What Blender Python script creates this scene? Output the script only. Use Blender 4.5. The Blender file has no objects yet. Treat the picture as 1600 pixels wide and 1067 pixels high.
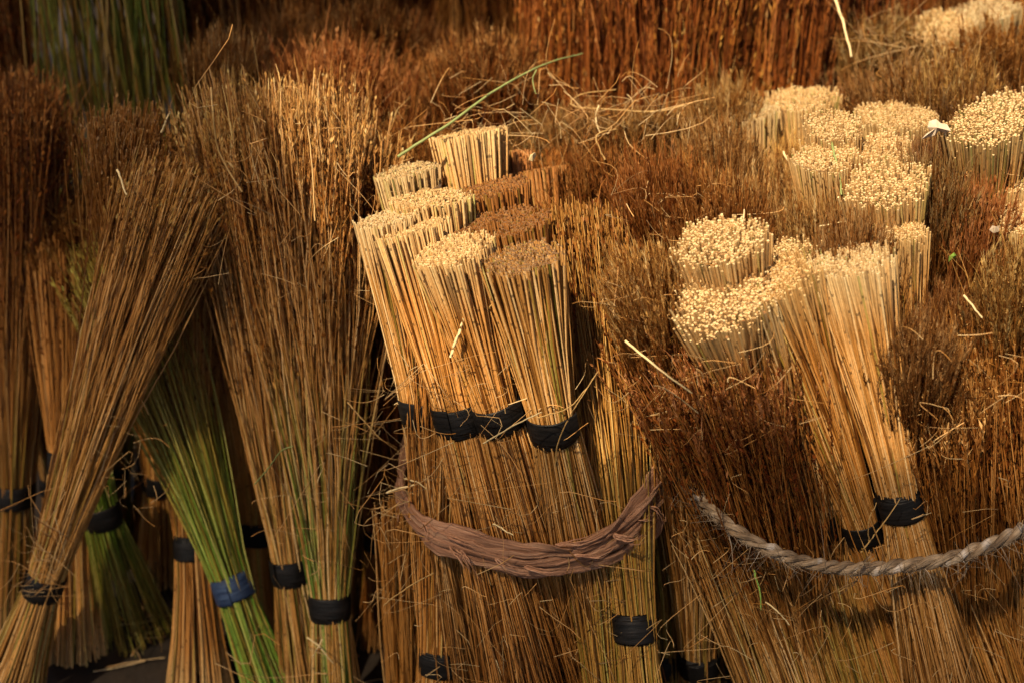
import bpy, math, random
import numpy as np
from mathutils import Vector, Matrix

# ------------------------------------------------------------------ camera, sky, sun, exposure
scene = bpy.context.scene
COL = scene.collection
R = math.radians
CAM_H, PITCH, FPX = 1.434, 28.0, 1600 * 50 / 36.0
cam_d = bpy.data.cameras.new("camera")
cam_d.lens, cam_d.sensor_width = 50, 36
cam_d.clip_start, cam_d.clip_end = 0.05, 200
cam_d.dof.use_dof = True
cam_d.dof.focus_distance = 1.62
cam_d.dof.aperture_fstop = 3.4
cam = bpy.data.objects.new("camera", cam_d)
COL.objects.link(cam)
cam.location = (0, 0, CAM_H)
cam.rotation_euler = (R(90 - PITCH), 0, 0)
scene.camera = cam

SUN_EL, SUN_AZ = 54.0, 212.0        # azimuth measured from +Y (away from the camera) clockwise
world = bpy.data.worlds.new("World")
scene.world = world
world.use_nodes = True
wn = world.node_tree
sky = wn.nodes.new("ShaderNodeTexSky")
sky.sky_type = 'NISHITA'
sky.sun_disc = False
sky.sun_elevation = R(SUN_EL)
sky.sun_rotation = R(SUN_AZ)
wn.links.new(sky.outputs[0], wn.nodes["Background"].inputs[0])
wn.nodes["Background"].inputs[1].default_value = 0.05
sun_d = bpy.data.lights.new("sun", 'SUN')
sun_d.energy, sun_d.angle = 5.0, R(1.0)
sun_d.color = (1.0, 0.82, 0.57)
sun = bpy.data.objects.new("sun", sun_d)
COL.objects.link(sun)
sd = Vector((math.sin(R(SUN_AZ)) * math.cos(R(SUN_EL)), math.cos(R(SUN_AZ)) * math.cos(R(SUN_EL)), math.sin(R(SUN_EL))))
sun.rotation_euler = sd.to_track_quat('Z', 'Y').to_euler()
sun.location = sd * 6
vs = scene.view_settings
vs.view_transform, vs.look, vs.exposure, vs.gamma = 'Standard', 'None', 0.84, 1.0
vs.use_curve_mapping = False
scene.cycles.max_bounces = 5
scene.cycles.use_adaptive_sampling = True
scene.cycles.adaptive_threshold = 0.03
scene.cycles.caustics_reflective = scene.cycles.caustics_refractive = False
scene.cycles.diffuse_bounces = 3
scene.cycles.glossy_bounces = 2
scene.cycles.transmission_bounces = 3

rng = np.random.default_rng(7)
random.seed(7)

# ------------------------------------------------------------------ photograph pixel -> point in the place
SP, CP = math.sin(R(PITCH)), math.cos(R(PITCH))
def P(px, py, D=None, z=None):
    a = R(PITCH) - math.atan((533.5 - py) / FPX)
    if D is None:
        D = (CAM_H - z) / math.tan(a)
    else:
        z = CAM_H - D * math.tan(a)
    depth = D * CP + (CAM_H - z) * SP
    return Vector(((px - 800) * depth / FPX, D, z))
def proj(v):
    depth = v.y * CP + (CAM_H - v.z) * SP
    up = v.y * SP - (CAM_H - v.z) * CP
    return 800 + v.x / depth * FPX, 533.5 - up / depth * FPX

# ------------------------------------------------------------------ materials
def new_mat(name):
    m = bpy.data.materials.new(name)
    m.use_nodes = True
    nt = m.node_tree
    return m, nt, nt.nodes["Principled BSDF"], nt.nodes.new, nt.links.new
def attr(nt, name):
    n = nt.nodes.new("ShaderNodeAttribute"); n.attribute_name = name; return n
def ramp(nt, stops):
    n = nt.nodes.new("ShaderNodeValToRGB")
    e = n.color_ramp.elements
    while len(e) < len(stops): e.new(0.5)
    for q, (p, c) in zip(e, stops):
        q.position = p; q.color = (*c, 1)
    return n
def mixrgb(nt, mode, a, b, f):
    n = nt.nodes.new("ShaderNodeMix"); n.data_type = 'RGBA'; n.blend_type = mode
    for s, v in ((n.inputs[0], f), (n.inputs[6], a), (n.inputs[7], b)):
        if hasattr(v, "links"): nt.links.new(v, s)
        else: s.default_value = v if isinstance(v, (int, float)) else (*v, 1)
    return n.outputs[2]
def math_n(nt, op, a, b=None, c=None, clamp=False):
    n = nt.nodes.new("ShaderNodeMath"); n.operation = op; n.use_clamp = clamp
    for s, v in zip(n.inputs, (a, b, c)):
        if v is None: continue
        if hasattr(v, "links"): nt.links.new(v, s)
        else: s.default_value = v
    return n.outputs[0]

def straw_material():
    m, nt, b, N, K = new_mat("straw")
    rnd, tt, gr = attr(nt, "rnd").outputs["Fac"], attr(nt, "tt").outputs["Fac"], attr(nt, "grn").outputs["Fac"]
    info = N("ShaderNodeObjectInfo")
    rp = ramp(nt, [(0.0, (0.14, 0.05, 0.010)), (0.18, (0.33, 0.145, 0.028)), (0.42, (0.51, 0.238, 0.062)),
                   (0.74, (0.61, 0.318, 0.102)), (1.0, (0.71, 0.455, 0.205))])
    K(rnd, rp.inputs[0])
    # slow colour drift along each stalk
    cmb = N("ShaderNodeCombineXYZ")
    K(math_n(nt, 'MULTIPLY', rnd, 137.0), cmb.inputs[0]); K(math_n(nt, 'MULTIPLY', tt, 14.0), cmb.inputs[1])
    nz = N("ShaderNodeTexNoise"); nz.inputs["Scale"].default_value = 1.0; nz.inputs["Detail"].default_value = 3
    K(cmb.outputs[0], nz.inputs["Vector"])
    drift = math_n(nt, 'MULTIPLY_ADD', nz.outputs["Fac"], 1.1, 0.42)
    c1 = mixrgb(nt, 'MULTIPLY', rp.outputs[0], drift, 1.0)
    pale = math_n(nt, 'MULTIPLY_ADD', tt, -13.0, 1.0, clamp=True)
    pale = math_n(nt, 'MULTIPLY', pale, info.outputs['Alpha'])
    c1 = mixrgb(nt, 'MIX', c1, (0.66, 0.50, 0.26), math_n(nt, 'MULTIPLY', pale, math_n(nt, 'MULTIPLY_ADD', rnd, 0.55, 0.4)))
    # green stalks
    grp = ramp(nt, [(0.0, (0.06, 0.10, 0.012)), (0.5, (0.15, 0.23, 0.030)), (1.0, (0.30, 0.36, 0.08))])
    K(rnd, grp.inputs[0])
    c2 = mixrgb(nt, 'MIX', c1, grp.outputs[0], math_n(nt, 'MAXIMUM', gr, 0.0, clamp=True))
    brp = ramp(nt, [(0.0, (0.06, 0.018, 0.004)), (0.5, (0.19, 0.068, 0.013)), (1.0, (0.36, 0.16, 0.04))])
    K(rnd, brp.inputs[0])
    c2 = mixrgb(nt, 'MIX', c2, brp.outputs[0], math_n(nt, 'MULTIPLY', gr, -1.0, clamp=True))
    # dark growth nodes on the stalk
    ph = math_n(nt, 'FRACT', math_n(nt, 'MULTIPLY_ADD', tt, 6.5, math_n(nt, 'MULTIPLY', rnd, 57.3)))
    d = math_n(nt, 'ABSOLUTE', math_n(nt, 'SUBTRACT', ph, 0.5))
    ring = math_n(nt, 'LESS_THAN', d, 0.011)
    c3 = mixrgb(nt, 'MIX', c2, (0.045, 0.022, 0.010), math_n(nt, 'MULTIPLY', ring, 0.65))
    # dry specks
    sp = N("ShaderNodeTexNoise"); sp.inputs["Scale"].default_value = 260; sp.inputs["Detail"].default_value = 2
    tc = N("ShaderNodeTexCoord"); K(tc.outputs["Object"], sp.inputs["Vector"])
    spk = math_n(nt, 'MULTIPLY_ADD', sp.outputs["Fac"], 0.7, 0.62)
    c4 = mixrgb(nt, 'MULTIPLY', c3, spk, 1.0)
    c5 = mixrgb(nt, 'MULTIPLY', c4, info.outputs["Color"], 1.0)
    K(c5, b.inputs["Base Color"])
    b.inputs["Roughness"].default_value = 0.48
    b.inputs["Specular IOR Level"].default_value = 0.28
    return m
def cut_material():
    m, nt, b, N, K = new_mat("cut_pith")
    rnd = attr(nt, "rnd").outputs["Fac"]
    info = N("ShaderNodeObjectInfo")
    rp = ramp(nt, [(0.0, (0.20, 0.09, 0.025)), (0.2, (0.34, 0.21, 0.085)), (0.6, (0.50, 0.365, 0.185)), (1.0, (0.60, 0.48, 0.28))])
    K(rnd, rp.inputs[0])
    cc = mixrgb(nt, 'MULTIPLY', rp.outputs[0], info.outputs["Color"], 1.0)
    K(mixrgb(nt, 'MIX', (0.10, 0.042, 0.014), cc, info.outputs["Alpha"]), b.inputs["Base Color"])
    b.inputs["Roughness"].default_value = 0.8
    return m
def brush_material():
    m, nt, b, N, K = new_mat("dry_flower_brush")
    rnd, tt = attr(nt, "rnd").outputs["Fac"], attr(nt, "tt").outputs["Fac"]
    info = N("ShaderNodeObjectInfo")
    rp = ramp(nt, [(0.0, (0.055, 0.015, 0.003)), (0.45, (0.18, 0.055, 0.009)), (0.8, (0.34, 0.120, 0.019)), (1.0, (0.50, 0.24, 0.055))])
    K(rnd, rp.inputs[0])
    tip = ramp(nt, [(0.0, (0.26, 0.085, 0.014)), (0.45, (0.60, 0.33, 0.10)), (1.0, (0.76, 0.55, 0.27))])
    K(rnd, tip.inputs[0])
    c = mixrgb(nt, 'MIX', rp.outputs[0], tip.outputs[0], tt)
    c = mixrgb(nt, 'MULTIPLY', c, info.outputs["Color"], 1.0)
    K(c, b.inputs["Base Color"])
    b.inputs["Roughness"].default_value = 0.6
    b.inputs["Specular IOR Level"].default_value = 0.2
    tr = N("ShaderNodeBsdfTranslucent"); K(c, tr.inputs["Color"])
    mx = N("ShaderNodeMixShader"); mx.inputs[0].default_value = 0.15
    K(b.outputs[0], mx.inputs[1]); K(tr.outputs[0], mx.inputs[2])
    K(mx.outputs[0], nt.nodes["Material Output"].inputs[0])
    return m
def band_material(name, c0, c1, rough=0.5):
    m, nt, b, N, K = new_mat(name)
    tc = N("ShaderNodeTexCoord")
    mp = N("ShaderNodeMapping"); mp.inputs["Scale"].default_value = (30, 30, 240)
    K(tc.outputs["Object"], mp.inputs[0])
    nz = N("ShaderNodeTexNoise"); nz.inputs["Scale"].default_value = 1.0; nz.inputs["Detail"].default_value = 5
    K(mp.outputs[0], nz.inputs["Vector"])
    rp = ramp(nt, [(0.35, c0), (0.72, c1)]); K(nz.outputs["Fac"], rp.inputs[0])
    K(rp.outputs[0], b.inputs["Base Color"])
    b.inputs["Roughness"].default_value = rough
    b.inputs["Specular IOR Level"].default_value = 0.25
    bp = N("ShaderNodeBump"); bp.inputs["Strength"].default_value = 0.8; bp.inputs["Distance"].default_value = 0.0015
    K(nz.outputs["Fac"], bp.inputs["Height"]); K(bp.outputs[0], b.inputs["Normal"])
    return m
def noise_material(name, stops, scale, stretch=(1, 1, 1), rough=0.8, bump=0.4, dist=0.003):
    m, nt, b, N, K = new_mat(name)
    tc = N("ShaderNodeTexCoord")
    mp = N("ShaderNodeMapping"); mp.inputs["Scale"].default_value = stretch
    K(tc.outputs["Object"], mp.inputs[0])
    nz = N("ShaderNodeTexNoise"); nz.inputs["Scale"].default_value = scale; nz.inputs["Detail"].default_value = 7
    nz.inputs["Roughness"].default_value = 0.65
    K(mp.outputs[0], nz.inputs["Vector"])
    rp = ramp(nt, stops); K(nz.outputs["Fac"], rp.inputs[0])
    K(rp.outputs[0], b.inputs["Base Color"])
    b.inputs["Roughness"].default_value = rough
    bp = N("ShaderNodeBump"); bp.inputs["Strength"].default_value = bump; bp.inputs["Distance"].default_value = dist
    K(nz.outputs["Fac"], bp.inputs["Height"]); K(bp.outputs[0], b.inputs["Normal"])
    return m
def bark_material():
    m, nt, b, N, K = new_mat("dry_bark")
    al, ac = attr(nt, "tt").outputs["Fac"], attr(nt, "grn").outputs["Fac"]
    rnd = attr(nt, "rnd").outputs["Fac"]
    cmb = N("ShaderNodeCombineXYZ")
    K(math_n(nt, 'MULTIPLY', al, 14.0), cmb.inputs[0]); K(math_n(nt, 'MULTIPLY', ac, 7.0), cmb.inputs[1])
    K(math_n(nt, 'MULTIPLY', rnd, 40.0), cmb.inputs[2])
    nz = N("ShaderNodeTexNoise"); nz.inputs["Scale"].default_value = 1.0; nz.inputs["Detail"].default_value = 6
    nz.inputs["Roughness"].default_value = 0.7
    K(cmb.outputs[0], nz.inputs["Vector"])
    rp = ramp(nt, [(0.25, (0.05, 0.022, 0.014)), (0.38, (0.25, 0.11, 0.058)), (0.55, (0.44, 0.22, 0.125)), (0.75, (0.62, 0.39, 0.25))])
    K(nz.outputs["Fac"], rp.inputs[0]); K(rp.outputs[0], b.inputs["Base Color"])
    b.inputs["Roughness"].default_value = 0.62
    bp = N("ShaderNodeBump"); bp.inputs["Strength"].default_value = 1.0; bp.inputs["Distance"].default_value = 0.006
    K(nz.outputs["Fac"], bp.inputs["Height"]); K(bp.outputs[0], b.inputs["Normal"])
    return m
def rope_material():
    m, nt, b, N, K = new_mat("rope_fibre")
    al, rnd = attr(nt, "tt").outputs["Fac"], attr(nt, "rnd").outputs["Fac"]
    ac = attr(nt, "grn").outputs["Fac"]
    cmb = N("ShaderNodeCombineXYZ")
    K(math_n(nt, 'MULTIPLY', al, 30.0), cmb.inputs[0]); K(math_n(nt, 'MULTIPLY', rnd, 50.0), cmb.inputs[1])
    nz = N("ShaderNodeTexNoise"); nz.inputs["Scale"].default_value = 1.0; nz.inputs["Detail"].default_value = 4
    K(cmb.outputs[0], nz.inputs["Vector"])
    cm2 = N("ShaderNodeCombineXYZ")
    K(math_n(nt, 'MULTIPLY', al, 70.0), cm2.inputs[0]); K(math_n(nt, 'MULTIPLY', ac, 14.0), cm2.inputs[1]); K(rnd, cm2.inputs[2])
    n2 = N("ShaderNodeTexNoise"); n2.inputs["Scale"].default_value = 1.0; n2.inputs["Detail"].default_value = 3
    K(cm2.outputs[0], n2.inputs["Vector"])
    rp = ramp(nt, [(0.32, (0.06, 0.036, 0.02)), (0.48, (0.22, 0.145, 0.085)), (0.60, (0.34, 0.25, 0.165)), (0.70, (0.62, 0.55, 0.50))])
    K(nz.outputs["Fac"], rp.inputs[0])
    c = mixrgb(nt, 'MULTIPLY', rp.outputs[0], math_n(nt, 'MULTIPLY_ADD', n2.outputs["Fac"], 2.2, -0.1), 1.0)
    K(c, b.inputs["Base Color"])
    b.inputs["Roughness"].default_value = 0.8
    bp = N("ShaderNodeBump"); bp.inputs["Strength"].default_value = 0.8; bp.inputs["Distance"].default_value = 0.002
    K(n2.outputs["Fac"], bp.inputs["Height"]); K(bp.outputs[0], b.inputs["Normal"])
    return m
def plain_material(name, col, rough=0.6):
    m, nt, b, N, K = new_mat(name)
    nz = N("ShaderNodeTexNoise"); nz.inputs["Scale"].default_value = 90; nz.inputs["Detail"].default_value = 4
    tc = N("ShaderNodeTexCoord"); K(tc.outputs["Object"], nz.inputs["Vector"])
    c = mixrgb(nt, 'MULTIPLY', col, math_n(nt, 'MULTIPLY_ADD', nz.outputs["Fac"], 0.9, 0.55), 1.0)
    K(c, b.inputs["Base Color"]); b.inputs["Roughness"].default_value = rough
    return m
M = dict(straw=straw_material(), cut=cut_material(), brush=brush_material(),
         rubber=band_material("black_rubber", (0.004, 0.0035, 0.0035), (0.015, 0.012, 0.011)),
         blue=band_material("blue_rubber", (0.014, 0.026, 0.065), (0.05, 0.08, 0.155)),
         soil=noise_material("soil", [(0.3, (0.010, 0.006, 0.003)), (0.7, (0.032, 0.019, 0.010))], 18, bump=0.8, dist=0.01),
         bark=bark_material(), rope=rope_material(),
         pale=plain_material("pale_straw", (0.66, 0.50, 0.25)), tan=plain_material("tan_straw", (0.45, 0.27, 0.09)),
         gblade=plain_material("green_blade", (0.24, 0.28, 0.09)), gbright=plain_material("bright_green_leaf", (0.20, 0.34, 0.05)),
         dleaf=plain_material("dry_leaf", (0.60, 0.47, 0.33)),
         leafg=plain_material("tree_leaf", (0.05, 0.09, 0.02)), wood=plain_material("branch_wood", (0.10, 0.06, 0.035)))

# ------------------------------------------------------------------ mesh building
class MB:
    """collects tubes and ribbons as numpy arrays, then links them as ONE mesh object"""
    def __init__(s): s.v, s.f, s.n, s.a, s.m, s.k = [], [], 0, [], [], []
    def _add(s, V, F, A, mat, smooth):
        s.v.append(V); s.a.append(A)
        s.f.append(F + s.n); s.m.append(np.full(len(F), mat)); s.k.append(np.full(len(F), smooth))
        s.n += len(V)
    def tubes(s, path, rad, rnd, tt, grn, sides=5, cap0=False, cap1=True, mat=0, capmat=1, captilt=0.0, free=False, gen=rng):
        N, S, _ = path.shape
        ang = np.linspace(0, 2 * np.pi, sides, endpoint=False)
        if free:
            tan = np.gradient(path, axis=1); tan /= np.linalg.norm(tan, axis=2, keepdims=True) + 1e-9
            ref = np.where(np.abs(tan[..., 2:3]) > 0.9, np.array([1.0, 0, 0]), np.array([0, 0, 1.0]))
            X = np.cross(tan, ref); X /= np.linalg.norm(X, axis=2, keepdims=True) + 1e-9
            Y = np.cross(tan, X)
        else:
            X = np.broadcast_to(np.array([1.0, 0, 0]), path.shape); Y = np.broadcast_to(np.array([0, 1.0, 0]), path.shape)
        off = X[:, :, None] * np.cos(ang)[None, None, :, None] + Y[:, :, None] * np.sin(ang)[None, None, :, None]
        V = path[:, :, None] + off * rad[:, :, None, None]
        if captilt:
            til = gen.normal(0, captilt, (N, 2))
            V[:, -1, :, 2] += (off[:, -1, :, :2] * rad[:, -1, None, None] * til[:, None]).sum(-1)
        idx = np.arange(N * S * sides).reshape(N, S, sides)
        a, b_ = idx[:, :-1], idx[:, 1:]
        F = np.stack([a, np.roll(a, -1, 2), np.roll(b_, -1, 2), b_], -1).reshape(-1, 4)
        A = np.stack([np.broadcast_to(q.reshape(N, -1, 1), (N, S, sides)).reshape(-1) for q in (rnd.reshape(N, 1), tt, grn)], -1)
        base = s.n
        s._add(V.reshape(-1, 3), F, A, mat, True)
        for on, row, rev in ((cap1, S - 1, False), (cap0, 0, True)):
            if on:                                          # caps are separate flat faces of their own
                cv = V[:, row].reshape(-1, 3)
                ci = np.arange(N * sides).reshape(N, sides)
                if rev: ci = ci[:, ::-1]
                ca = np.stack([np.repeat(rnd.reshape(N), sides), np.zeros(N * sides), np.zeros(N * sides)], -1)
                s._add(cv, ci, ca, capmat, False)
    def ribbons(s, path, wid, wdir, rnd, tt, mat=0):
        N, S, _ = path.shape
        V = np.stack([path - wdir * wid[..., None], path + wdir * wid[..., None]], 2)
        idx = np.arange(N * S * 2).reshape(N, S, 2)
        F = np.stack([idx[:, :-1, 0], idx[:, :-1, 1], idx[:, 1:, 1], idx[:, 1:, 0]], -1).reshape(-1, 4)
        A = np.stack([np.broadcast_to(rnd.reshape(N, 1, 1), (N, S, 2)).reshape(-1),
                      np.broadcast_to(tt[:, :, None], (N, S, 2)).reshape(-1), np.zeros(N * S * 2)], -1)
        s._add(V.reshape(-1, 3), F, A, mat, True)
    def mesh(s, name, mats):
        me = bpy.data.meshes.new(name)
        V = np.concatenate(s.v).astype(np.float32); A = np.concatenate(s.a).astype(np.float32)
        tot = np.concatenate([np.full(len(f), f.shape[1]) for f in s.f]).astype(np.int32)
        loops = np.concatenate([f.reshape(-1) for f in s.f]).astype(np.int32)
        me.vertices.add(len(V)); me.vertices.foreach_set("co", V.reshape(-1))
        me.loops.add(len(loops)); me.loops.foreach_set("vertex_index", loops)
        me.polygons.add(len(tot))
        me.polygons.foreach_set("loop_start", np.concatenate([[0], np.cumsum(tot)[:-1]]).astype(np.int32))
        me.polygons.foreach_set("loop_total", tot)
        me.polygons.foreach_set("material_index", np.concatenate(s.m).astype(np.int32))
        me.polygons.foreach_set("use_smooth", np.concatenate(s.k).astype(bool))
        for q, nm in enumerate(("rnd", "tt", "grn")):
            me.attributes.new(nm, 'FLOAT', 'POINT').data.foreach_set("value", np.ascontiguousarray(A[:, q]))
        for mt in mats: me.materials.append(mt)
        me.update(calc_edges=True)
        return me
    def build(s, name, mats, parent=None):
        return link(name, s.mesh(name, mats), parent)
def link(name, me, parent=None):
    o = bpy.data.objects.new(name, me); COL.objects.link(o)
    if parent: o.parent = parent
    return o
def tag(o, label=None, cat=None, group=None, kind=None):
    for k, v in (("label", label), ("category", cat), ("group", group), ("kind", kind)):
        if v: o[k] = v
    return o

# ------------------------------------------------------------------ one broom, in its own space: base at the origin, axis +Z
def broom_meshes(seed, L, sb, Rb, Rc, Rh, up, n=860, green=0.1, fuzz=1.0, wild=1.0, thick=1.0, ustart=0.35, band_h=0.040, band_mat='rubber', bend=0.0, trim=.035, cb=1.0, splay=0.0):
    """s runs from the cut end (0) to the brush end (L); sb = where the band sits; up: 'H' cut end up, 'B' brush up"""
    g = np.random.default_rng(seed)
    k = np.arange(n) + 0.5
    rho = np.sqrt(k / n); phi = k * 2.399963 + g.normal(0, 0.25, n)
    rho = np.clip(rho + g.normal(0, 0.02, n), 0, 1.03)
    a1, a2, a3, a4 = g.uniform(0, 6.28, 4)
    def lump(ph, s):            # bundles are never quite round
        w = np.clip(np.abs(s - sb) / 0.12, 0, 1)
        return 1 + 0.05 * np.sin(2 * ph + a1) + 0.035 * np.sin(3 * ph + a2) + w * (0.07 * np.sin(4 * ph + a3) + 0.09 * np.sin(2 * ph + a4))
    f1, f2 = g.uniform(3, 11, n), g.uniform(3, 11, n)
    p1, p2 = g.uniform(0, 6.28, n), g.uniform(0, 6.28, n)
    spread = 1 + np.where(g.random(n) < 0.07, g.uniform(0.03, 0.22, n), 0) * (rho > 0.6)
    lean = g.normal(0, 1, (n, 2)) * 0.020 * wild
    def pos(i, s):
        d = s - sb
        cu = np.clip(-d / sb, 0, 1.2); bu = np.clip(d / (L - sb), 0, 1.2)
        Rr = np.where(d < 0, np.sqrt(Rb ** 2 + np.maximum(Rc ** 2 - Rb ** 2, -Rb ** 2 * .5) * cu ** 1.7), Rb + (Rh - Rb) * (0.25 * bu ** 2 + 0.75 * bu ** 1.08))
        Rr = Rr * (1 + splay * np.clip((bu - .74) / .26, 0, 1.3) ** 1.8)
        rr = Rr * rho[i] * lump(phi[i], s) * (1 + (spread[i] - 1) * np.clip(np.abs(d) / 0.2, 0, 1))
        amp = np.clip(np.abs(d) - 0.012, 0, 0.4) * wild
        amp = np.where(d < 0, amp * 0.022, amp * 0.024)
        x = rr * np.cos(phi[i]) + amp * np.sin(f1[i] * d + p1[i]) + lean[i, 0] * np.where(d > 0, d, 0.7 * d)
        y = rr * np.sin(phi[i]) + amp * np.sin(f2[i] * d + p2[i]) + lean[i, 1] * np.where(d > 0, d, 0.7 * d)
        zz = s if up == 'B' else L - s
        x = x + bend * ((zz / L) ** 2 - (zz / L)) * L
        return np.stack([x, y, zz], -1)
    ends = L * (1 - np.abs(g.normal(0, trim * .7, n)) - trim * .5 * g.random(n)) - .85 * Rh * rho ** 2.5 * (up == 'B')
    cut = np.abs(g.normal(0, 0.0015, n)) + 0.004 * (np.cos(phi + a1) * rho + 1) * .6
    cut = np.where(g.random(n) < 0.05, cut + g.uniform(0.004, 0.022, n), cut)
    rnd = np.clip(g.normal(0.50, 0.30, n), 0, 1)
    isg = (g.random(n) < green * 1.2) * g.uniform(0.4, 1.0, n) * (.55 if green < .28 else 1) + green * 0.35
    mb = MB()
    inner = rho < 0.8
    for sel, S in ((~inner, 9), (inner, 4)):
        i = np.where(sel)[0]
        if len(i) == 0: continue
        t = np.linspace(0, 1, S)
        s0, s1 = cut[i], ends[i].copy()
        if sel is inner or not sel[i[0]] or S == 4:
            if up == 'H': s1 = np.minimum(s1, sb * 0.95)      # hidden cores stop inside the tie
            else: s0 = np.maximum(s0, sb * 1.05)
        s = s0[:, None] + (s1 - s0)[:, None] * t[None]
        path = pos(i[:, None], s)
        rad = (0.00126 - 0.00076 * np.clip(s / L, 0, 1) ** .8) * thick * np.clip(g.normal(1, 0.13, len(i)), .7, 1.4)[:, None]
        if up == 'H':                                      # path must end at the cut (cap1)
            path, rad, s = path[:, ::-1], rad[:, ::-1], s[:, ::-1]
        bu = np.clip(((s - sb) / (L - sb) - ustart * .55) / max(0.15, (1 - ustart) * .6), 0, 1) * min(1, fuzz * 1.4) * cb
        gg = isg[i][:, None] * np.clip(1.25 - s / L, 0.35 if green < .8 else .75, 1) * (1 - bu) - bu * np.clip(g.normal(.85, .25, len(i)), 0, 1)[:, None]
        mb.tubes(path, rad, rnd[i], s, np.clip(gg, -1, 1), cap0=(up == 'B' and S == 9), cap1=True,
                 capmat=1 if up == 'H' else 0, captilt=0.10 if up == 'H' else 0, gen=g)
    straw = mb.mesh("straws", [M['straw'], M['cut']])
    # brush: fine side hairs and little dry florets on the flowering end
    brush = None
    if fuzz > 0:
        hb = MB()
        outer = np.where(rho > 0.62)[0]
        cnt = int((11000 if up == 'B' else 2500) * fuzz)
        iA = g.choice(outer, int(cnt * 0.5)); uA = ustart + (1 - ustart) * g.random(len(iA)) ** 0.62
        iB = g.integers(0, n, cnt - len(iA)); uB = 1 - 0.17 * g.random(len(iB)) ** 1.1
        i, u = np.concatenate([iA, iB]), np.concatenate([uA, uB])
        s = sb + (np.minimum(ends[i], L) - sb) * u
        p0 = pos(i, s)
        ax = pos(i, s + 0.01) - p0; ax /= np.linalg.norm(ax, axis=1, keepdims=True)
        nn = len(i)
        lat = g.normal(0, 1, (nn, 3)); lat -= ax * (lat * ax).sum(1, keepdims=True); lat /= np.linalg.norm(lat, axis=1, keepdims=True)
        flo = g.random(nn) < 0.62
        ln = np.where(flo, g.uniform(0.005, 0.012, nn), g.uniform(0.010, 0.030, nn))
        wisp = (g.random(nn) < 0.05) & ~flo & (u > .7); ln = np.where(wisp, ln * g.uniform(1.8, 3.2, nn), ln)
        ang = np.where(flo, g.uniform(0.08, 0.38, nn), np.abs(g.normal(0.15, 0.11, nn)) * (.5 + .5 * wild))
        isT = np.arange(nn) >= len(iA)
        ang = np.where(isT, ang * .6, ang); ln = np.where(isT, ln * .8, ln)
        d0 = ax * np.cos(ang)[:, None] + lat * np.sin(ang)[:, None]
        curl = (lat * g.normal(0.03, 0.12, nn)[:, None] - ax * 0.02) * (ln * np.where(wisp, 3.0, 1.0))[:, None]
        start = p0 + lat * 0.0006
        path = np.stack([start, start + d0 * (ln * .5)[:, None] + curl * .25, start + d0 * ln[:, None] + curl], 1)
        lim = (L + 0.02)
        wdir = np.cross(d0, g.normal(0, 1, (nn, 3))); wdir /= np.linalg.norm(wdir, axis=1, keepdims=True) + 1e-9
        w = np.where(flo[:, None], np.array([[0.0003, 0.0013, 0.0002]]), np.array([[0.00042, 0.00033, 0.00012]])) * g.uniform(.7, 1.3, (nn, 1))
        tipness = np.clip((u - 0.90) / 0.07, 0, 1) * np.clip(g.normal(.85, .25, nn), 0, 1)
        tt = np.clip(tipness[:, None] * np.array([[0.6, 0.9, 1.0]]) + (g.random((nn, 1)) < 0.08) * 0.5, 0, 1)
        culm = g.normal(.46, .24, n)
        hr = np.clip(culm[i] + g.normal(0, 0.14, nn), 0, 1)
        hb.ribbons(path[~flo], w[~flo], np.repeat(wdir[~flo][:, None], 3, 1), hr[~flo], tt[~flo])
        pf, wf, wd = path[flo], w[flo], wdir[flo]
        V = np.stack([pf[:, 0], pf[:, 1] - wd * wf[:, 1:2], pf[:, 2], pf[:, 1] + wd * wf[:, 1:2]], 1)
        A = np.stack([np.repeat(hr[flo][:, None], 4, 1), tt[flo][:, [0, 1, 2, 1]], np.zeros((len(pf), 4))], -1)
        hb._add(V.reshape(-1, 3), np.arange(len(pf) * 4).reshape(-1, 4), A.reshape(-1, 3), 0, True)
        brush = hb.mesh("brush", [M['brush']])
    # rubber strip wound a few turns round the stalks
    bb = MB()
    turns = 3 + g.integers(0, 2); T = int(40 * turns)
    th = np.linspace(0, turns * 2 * np.pi, T) + g.uniform(0, 6.28)
    sw = band_h * 0.38
    zc = (sb if up == 'B' else L - sb) + np.linspace(-1, 1, T) * (band_h / 2 - sw) * (1 if g.random() < .5 else -1)
    zc = zc + np.sin(th * 1.0 + a1) * 0.0008
    ph = th % (2 * np.pi)
    xb = bend * ((zc / L) ** 2 - (zc / L)) * L
    rb_ = Rb * 1.015 * (1 + 0.05 * np.sin(2 * ph + a1) + 0.035 * np.sin(3 * ph + a2)) + 0.0010 + np.linspace(0, 0.0016, T) + np.sin(th * 7.3) * 0.0002
    rb_[-3:] += np.array([0.0004, 0.0012, 0.003])
    prof = np.array([(-1, -.3), (-.85, .5), (0, .8), (.85, .5), (1, -.3), (0, -.6)])
    rows = np.stack([np.stack([xb + np.cos(th) * (rb_ + q * 0.0007), np.sin(th) * (rb_ + q * 0.0007), zc + pz * sw], -1) for pz, q in prof], 1)
    idx = np.arange(T * 6).reshape(T, 6)
    F = np.stack([idx[:-1], np.roll(idx[:-1], -1, 1), np.roll(idx[1:], -1, 1), idx[1:]], -1).reshape(-1, 4)[:, ::-1]
    bb._add(rows.reshape(-1, 3), F, np.zeros((T * 6, 3)), 0, True)
    for r_ in (0, T - 1):
        bb._add(rows[r_], np.arange(6)[None], np.zeros((6, 3)), 0, False)
    band = bb.mesh("binding_band", [M[band_mat]])
    return straw, brush, band

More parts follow.
